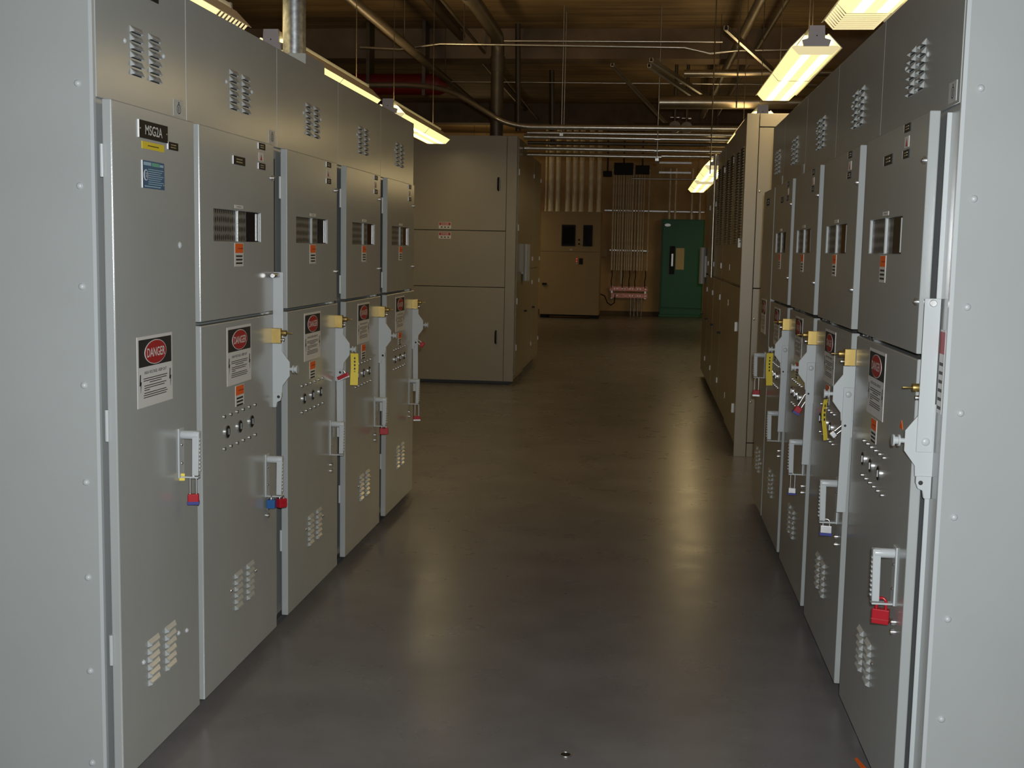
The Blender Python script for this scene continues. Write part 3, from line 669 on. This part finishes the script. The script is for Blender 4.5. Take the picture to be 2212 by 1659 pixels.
for k, x in enumerate((.537, .673, 1.06, 1.252)):
    o = MB().cyl((0, 0, 2.31), (0, 0, 3.5), .027, EMTW, 14).cyl((0, 0, 2.31), (0, 0, 2.42), .036, EMTW, 14).build('riser_conduit', loc=(x, 28.74, 0))
    tag(o, 'slim steel conduit rising from the top of the green cabinet', 'conduit', 'conduits above the green cabinet')

# ================================================================ overhead pipes and conduits
def pipe(name, label, pts, r, M, cat='pipe', group=None, n=14, collars=()):
    b = MB(); c = Vector(pts[0]); b.tube([Vector(q)-c for q in pts], r, M, n)
    for q in collars: q = Vector(q)-c; b.cyl(q-Vector(collars_dir)*.03, q+Vector(collars_dir)*.03, r*1.25, M, n)
    return tag(b.build(name, loc=c), label, cat, group)
collars_dir = (1, 0, 0)
def arc(p0, p1, p2, n=8):
    p0, p1, p2 = Vector(p0), Vector(p1), Vector(p2)
    return [(1-t)**2*p0+2*t*(1-t)*p1+t*t*p2 for t in [i/n for i in range(n+1)]]
# the big pipe that drops onto the left lineup
t = thing('drain_pipe', 'thick dark pipe along the ceiling dropping onto the taupe left lineup', 'pipe', (-1.76, 13.95, 2.79))
b = MB(); pts = [(0, 0, 0), (0, 0, 1.0)]+[tuple(q) for q in arc((0, 0, 1.0), (0, 0, 1.17), (0, -.2, 1.17))]+[(0, -8.5, 1.2)]
b.tube([pts[0], pts[1]]+pts[3:], .075, DKPIPE, 20); b.build('pipe', t)
b = MB(); b.cyl((0, 0, 0), (0, 0, .05), .1, DKPIPE, 20); b.build('flange', t)
b = MB(); b.cyl((0, -2.2, 1.17), (0, -2.45, 1.17), .09, DKPIPE, 20); b.cyl((0, 0, .78), (0, 0, .95), .085, DKPIPE, 20); b.build('coupling', t)
pipe('ceiling_pipe', 'long olive brown pipe running down the room left of the thick dark pipe', [(-2.56, 5, 3.62), (-2.50, 17.5, 3.60)], .045, DKPIPE)
pipe('ceiling_pipe', 'thin brown pipe close to the ceiling left of the thick pipe', [(-2.1, 7, 4.0), (-2.1, 24, 4.0)], .018, DKPIPE)
pipe('ceiling_pipe', 'dark pipe hugging the ceiling between the two long brown pipes', [(-2.45, 7, 4.2), (-2.35, 24, 4.2)], .05, DKPIPE)
pipe('ceiling_pipe', 'olive pipe running down the room just left of the right hand lamps', [(.98, 6, 3.75), (.85, 20, 3.75)], .045, DKPIPE)
pipe('ceiling_pipe', 'thin dark pipe above the right hand lamps', [(1.35, 6, 4.0), (1.2, 22, 4.0)], .03, DKPIPE)
# curved conduit and the crossing group
pts = [(-6.5, 14.3, 3.45), (-2.9, 14.3, 3.46)]+arc((-2.75, 14.3, 3.45), (-2.4, 14.1, 3.42), (-2.15, 13.95, 3.27))[1:]+arc((-1.75, 13.74, 3.03), (-1.6, 13.74, 2.94), (-1.35, 13.74, 2.925))+[(1.3, 13.74, 2.923)]
pipe('crossing_conduit', 'top conduit of the crossing group, curving up on the left above the cabinets', pts, .030, EMT, 'conduit', 'conduits crossing the aisle')
cg = 'conduits crossing the aisle'
labs = ['second steel conduit from the top crossing above the far aisle', 'third steel conduit from the top crossing above the far aisle', 'fourth crossing conduit, ending at a coupling halfway']
for k, (z, y, x1) in enumerate(((2.83, 13.9, .75), (2.705, 13.95, .75))):
    b = [(-1.42, y, z), (x1+.5, y, z-.02)]
    pipe('crossing_conduit', labs[k], b, .024, EMT, 'conduit', cg, collars=[(-1.40, y, z), (.1, y, z-.015)])
pipe('crossing_conduit', labs[2], [(-1.40, 14.0, 2.635), (.15, 14.0, 2.622)], .018, EMT, 'conduit', cg, collars=[(.12, 14, 2.622)])
for k, (z, y) in enumerate(((2.90, 14.15), (2.79, 14.2), (2.66, 14.25))):
    pipe('crossing_conduit', 'darker steel conduit running just behind the bright crossing ones', [(-1.42, y, z), (1.3, y, z-.01)], .022, DKPIPE if k == 1 else EMT, 'conduit', 'rear crossing conduits')
for x, z0 in ((-1.0, 2.87), (.10, 2.60)):
    t = thing('conduit_hanger', 'strut trapeze hanger holding the crossing conduits on the '+('left' if x < 0 else 'right'), 'hanger', (x, 14.07, 0), 0, 'trapeze hangers')
    MB().box(-.02, .02, -.2, .2, z0-.03, z0, STEEL).build('channel', t)
    for yy in (-.19, .19): MB().cyl((0, yy, 2.57 if x > 0 else z0-.03), (0, yy, ZC), .006, STEEL, 8).build('rod', t)
pipe('ceiling_conduit', 'thin bright conduit crossing high under the first beam, wavy at both ends', [(-3.2, 13.2, 3.72), (-2.75, 13.2, 3.70), (-2.3, 13.2, 3.76), (.35, 13.2, 3.72), (.62, 13.2, 3.66), (.9, 13.2, 3.69), (1.6, 13.2, 3.70)], .012, EMT, 'conduit')
pipe('ceiling_conduit', 'thin conduit crossing just above the wavy one near the first beam', [(-1.6, 13.2, 3.79), (.75, 13.2, 3.78)], .010, EMT, 'conduit')
pipe('ceiling_conduit', 'hair thin conduit crossing the dark ceiling midway', [(-2.5, 15.0, 3.60), (2.0, 15.0, 3.58)], .006, EMT, 'conduit')
pipe('overhead_duct', 'shiny round duct crossing beside the right lamps', [(.1, 13.0, 3.12), (2.4, 13.0, 3.13)], .07, DUCT, 'duct', n=24)
pipe('overhead_duct', 'upper round pipe crossing behind the right lamps', [(.35, 13.0, 3.42), (2.6, 13.0, 3.44)], .04, DUCT, 'duct', n=20)
strut('long slanting grey strut below the dark ceiling, leftmost of the slanting ones', (-.43, 13.6, 3.60), (.27, 18.2, 3.42))
strut('grey strut slanting right, lower one of the close pair', (-.02, 12.4, 3.41), (.53, 14.9, 3.42))
strut('grey strut slanting right, upper one of the close pair', (.0, 12.1, 3.42), (.60, 14.6, 3.43))
strut('grey strut slanting behind the second right lamp', (.61, 10.3, 3.40), (1.30, 12.9, 3.40))
for k, (x, y, z0, r) in enumerate(((.72, 10.3, 2.75, .006), (.64, 12.6, 2.35, .006), (-2.53, 9.6, 3.6, .006), (-2.5, 12.2, 3.6, .006), (-2.5, 14.7, 3.6, .006), (1.0, 8.0, 2.9, .005), (-1.95, 12.6, 3.7, .005))):
    o = MB().cyl((0, 0, z0), (0, 0, ZC), r, DKPIPE, 8).build('threaded_rod', loc=(x, y, 0))
    tag(o, ['threaded hanger rod just left of the second right lamp', 'threaded hanger rod in front of the far end of the lamp row', 'threaded rod holding the olive pipe, nearest one', 'threaded rod holding the olive pipe, middle one', 'threaded rod holding the olive pipe, farthest one', 'threaded rod above the second right lamp', 'short threaded rod near the wavy conduit'][k], 'rod', 'threaded hanger rods')
for k, (x, y, z0, z1) in enumerate(((-1.62, 15.0, 3.0, 3.72), (-1.30, 16.4, 2.95, 3.35))):
    pipe('ceiling_pipe', ['dark vertical pipe right of the thick one above the far cabinets', 'short dark vertical pipe above the far end of the left lineup'][k], [(x, y, z0), (x-.03, y, z1+.6)], .035, DKPIPE)
t = thing('tank', 'dark red horizontal cylinder under the ceiling behind the left lamps', 'tank', (-3.1, 14.9, 3.55))
b = MB(); b.cyl((-.6, 0, 0), (.5, 0, 0), .13, REDPIPE, 24); b.dome((.5, 0, 0), (1, 0, 0), .13, .1, REDPIPE, 24); b.dome((-.6, 0, 0), (-1, 0, 0), .13, .1, REDPIPE, 24); b.build('shell', t)
for xx in (-.4, .3): MB().box(xx, xx+.04, -.14, .14, -.15, .75, DKPIPE).build('strap', t)
# clutter of valves and boxes under the far ceiling
for k, (x, y, z, s) in enumerate(((-.55, 27.9, 3.42, .22), (-.12, 27.9, 3.40, .16), (-.92, 27.9, 3.30, .10))):
    o = MB().box(-s, s, -.15, .15, -s*.6, s*.6, BLACK).cyl((0, 0, s*.6), (0, 0, ZC-z), .02, DKPIPE, 8).build('pull_box', loc=(x, y, z), bevel=.01)
    tag(o, ['large black pull box hanging above the wall conduits', 'medium black pull box hanging right of the large one above the wall conduits', 'small black pull box hanging left of the large one above the wall conduits'][k], 'box', 'black pull boxes')
for k, (x, y, z) in enumerate(((.33, 15.9, 3.15), (.48, 15.9, 3.14))):
    b = MB(); b.cyl((0, -.12, 0), (0, .12, 0), .075, DKPIPE, 16); b.cyl((0, 0, .07), (0, 0, ZC-z), .022, DKPIPE, 10); b.cyl((-.06, 0, .13), (.06, 0, .13), .012, STEEL, 8)
    o = b.build('pipe_valve', loc=(x, y, z)); tag(o, ['left one of two dark round pipe valves below the ceiling', 'right one of two dark round pipe valves below the ceiling'][k], 'valve', 'pipe valves')
pipe('ceiling_pipe', 'dark pipe crossing behind the two round valves', [(-.2, 16.1, 3.18), (2.2, 16.1, 3.18)], .05, DKPIPE)
pipe('ceiling_conduit', 'bright conduit crossing above the green cabinet pipes', [(-.35, 27.2, 3.16), (1.35, 27.2, 3.16)], .018, EMT, 'conduit')
for k, zz in enumerate((3.50, 3.30)):
    t = thing('trapeze_strut', 'short bright hanging strut above the green cabinet, the '+('upper' if k == 0 else 'lower')+' of two', 'strut', (.6, 26.8+k*.2, zz), 0, 'trapeze struts above the green cabinet')
    MB().box(-.35, .35, -.02, .02, -.03, .01, STEEL).build('channel', t)
    for xx in (-.3, .3): MB().cyl((xx, 0, 0), (xx, 0, ZC-zz), .006, STEEL, 6).build('rod', t)
t = thing('ceiling_box', 'small round fixture box with dark stain on the ceiling between the lamp rows', 'box', (.25, 11.6, ZC))
MB().cyl((0, 0, -.05), (0, 0, 0), .06, STEEL, 16).build('box_body', t); MB().cyl((0, 0, -.005), (0, 0, 0), .2, BLACK, 24).build('stain', t)

# ================================================================ lamps
def lamp(label, x, y0, y1, z, group, near_grey=True, grid=False, lens=LENS, turn=0, upl=12, dnl=11):
    """wraparound fluorescent lamp along Y, bottom of the lens at z"""
    Lh = (y1-y0)/2; t = thing('ceiling_lamp', label, 'ceiling lamp', (x, (y0+y1)/2, z), turn, group)
    b = MB(); b.box(-.045, .045, -Lh, Lh, .085, .165, LAMPWHITE); b.build('housing', t, bevel=.003)
    g = .46 if grid else 0
    prof = [(-.13, .055), (-.145, .045), (-.10, .0), (.10, .0), (.145, .045), (.13, .055)]
    b = MB(); vs = []
    for yy in (-Lh+.02, Lh-.02-g): vs += [(p_[0], yy, p_[1]) for p_ in prof]
    b.add(vs, [(i, i+1, 7+i, 6+i) for i in range(5)]+[(5, 0, 6, 11)], lens)
    b.add(vs, [(0, 1, 2, 3, 4, 5), (11, 10, 9, 8, 7, 6)], GRID)
    b.build('lens', t)
    b = MB()
    for sx in (-1, 1):
        q = [(sx*.152, .040), (sx*.158, .040), (sx*.075, .125), (sx*.069, .125)]
        b.prism(q, 'y', -Lh+.02, Lh-.02, LAMPWHITE)
    b.build('reflector', t)
    b = MB(); b.box(-.068, .068, -Lh+.03, Lh-.03, .112, .118, GLOW); b.build('tube_glow', t)
    if grid:
        for k in range(9):
            yy = Lh-.02-g+(k+.6)*g/9; q = [(-.146, .052), (-.10, .004), (.10, .004), (.146, .052)]; q2 = [(-.138, .058), (-.097, .011), (.097, .011), (.138, .058)]
            b = MB(); vs = [(a, yy, c) for a, c in q+q2]+[(a, yy+.008, c) for a, c in q+q2]; fs = []
            for i in range(3): fs += [(i, i+1, 5+i, 4+i), (8+i, 12+i, 13+i, 9+i), (i, 8+i, 9+i, i+1), (4+i, 5+i, 13+i, 12+i)]
            b.add(vs, fs, GRID); b.build('louver_blade', t)
        MB().box(-.12, .12, Lh-.02-g, Lh-.02, .060, .064, DKPIPE).build('dark_backing', t)  # dark plate put in so the gaps between the blades stay dark
    for yy in ((-.02,) if not grid else (-.3,)): MB().tube([(-.15, yy, .05), (-.103, yy, -.004), (.103, yy, -.004), (.15, yy, .05)], .0022, LAMPGREY, 6).build('guard_wire', t)
    for s in (-1, 1):
        b = MB(); e = s*Lh
        b.prism([(-.075, .05), (.075, .05), (.085, .085), (.05, .095), (.045, .17), (-.045, .17), (-.05, .095), (-.085, .085)], 'y', min(e+s*.004, e-s*.02), max(e+s*.004, e-s*.02), LAMPGREY)
        b.cyl((0, e+s*.004, .11), (0, e+s*.006, .11), .004, BLACK, 8); b.build('end_cap', t)
    for yy in (-Lh*.8, Lh*.8): MB().cyl((0, yy, .165), (0, yy, ZC-z), .0035, DKPIPE, 6).build('hanger_rod', t)
    for nm, dz, pw, rx in (('down_light', -.012, dnl, 0), ('up_light', .18, upl, PI)):
        al = bpy.data.lights.new(nm, 'AREA'); al.shape = 'RECTANGLE'; al.size = .18; al.size_y = 2*Lh-.1; al.energy = pw; al.color = (1, .70, .33)
        ao = bpy.data.objects.new(nm, al); COL.objects.link(ao); ao.parent = t; ao.location = (0, 0, dz); ao.rotation_euler = (rx, 0, 0)
    return t
gl, gr = 'fluorescent lamps above the left row', 'fluorescent lamps above the right row'
lamp('fluorescent lamp above the right row, nearest, cut by the top of the picture', 1.0, 3.85, 6.30, 2.66, gr, grid=True, upl=18)
lamp('fluorescent lamp above the right row with grey end cap in full view', .985, 7.5, 9.75, 2.74, gr)
lamp('fluorescent lamp half hidden behind the taupe corner post on the right', .98, 10.75, 13.1, 2.66, gr)
lamp('fluorescent lamp next to last at the far end of the right lamp row', .80, 14.2, 16.6, 2.50, gr, upl=5)
lamp('farthest fluorescent lamp, low above the back of the aisle on the right', .80, 17.2, 19.6, 2.50, gr, upl=4)
lamp('fluorescent lamp above the MSG2A cabinet, cut by the top of the picture', -2.25, 3.9, 6.25, 2.63, gl, grid=True, upl=20, dnl=6)
lamp('fluorescent lamp passing behind the thick galvanized riser on the left', -2.25, 7.05, 9.40, 2.64, gl, upl=20, dnl=6)
lamp('fluorescent lamp glowing above the far end of the left row', -2.25, 10.3, 12.75, 2.64, gl, upl=20, dnl=6)

lamp('unseen fluorescent lamp added to light the back wall, behind the taupe left lineup', -3.6, 24.6, 27.0, 2.75, 'added unseen lamps lighting the back wall')  # added fill lamp, hidden by the cabinets, brightens the back wall
lamp('unseen fluorescent lamp added to light the back wall, right of the dark lineup', 2.3, 24.6, 27.0, 2.75, 'added unseen lamps lighting the back wall')  # second added lamp out of view, lights the back wall from the right
# ---------------------------------------------------------------- floor details
b = MB(); b.cyl((0, 0, 0), (0, 0, .0015), .016, BLACK, 20); vs = []
b.tube([(.018*math.cos(a*PI/10), .018*math.sin(a*PI/10), .002) for a in range(0, 21)], .0025, STEEL, 6)
tag(b.build('floor_socket', loc=(-.194, 3.50, 0)), 'small round metal rimmed hole in the grey floor near the camera', 'floor fitting')
b = MB(); b.prism([(-.012, -.10), (.012, -.10), (.004, .05), (-.006, .04)], 'z', 0, .0015, ORANGE)
tag(b.build('tape_strip', loc=(.702, 3.57, 0), rotz=.15), 'small orange tape scrap on the floor by the nearest right cabinet', 'tape')
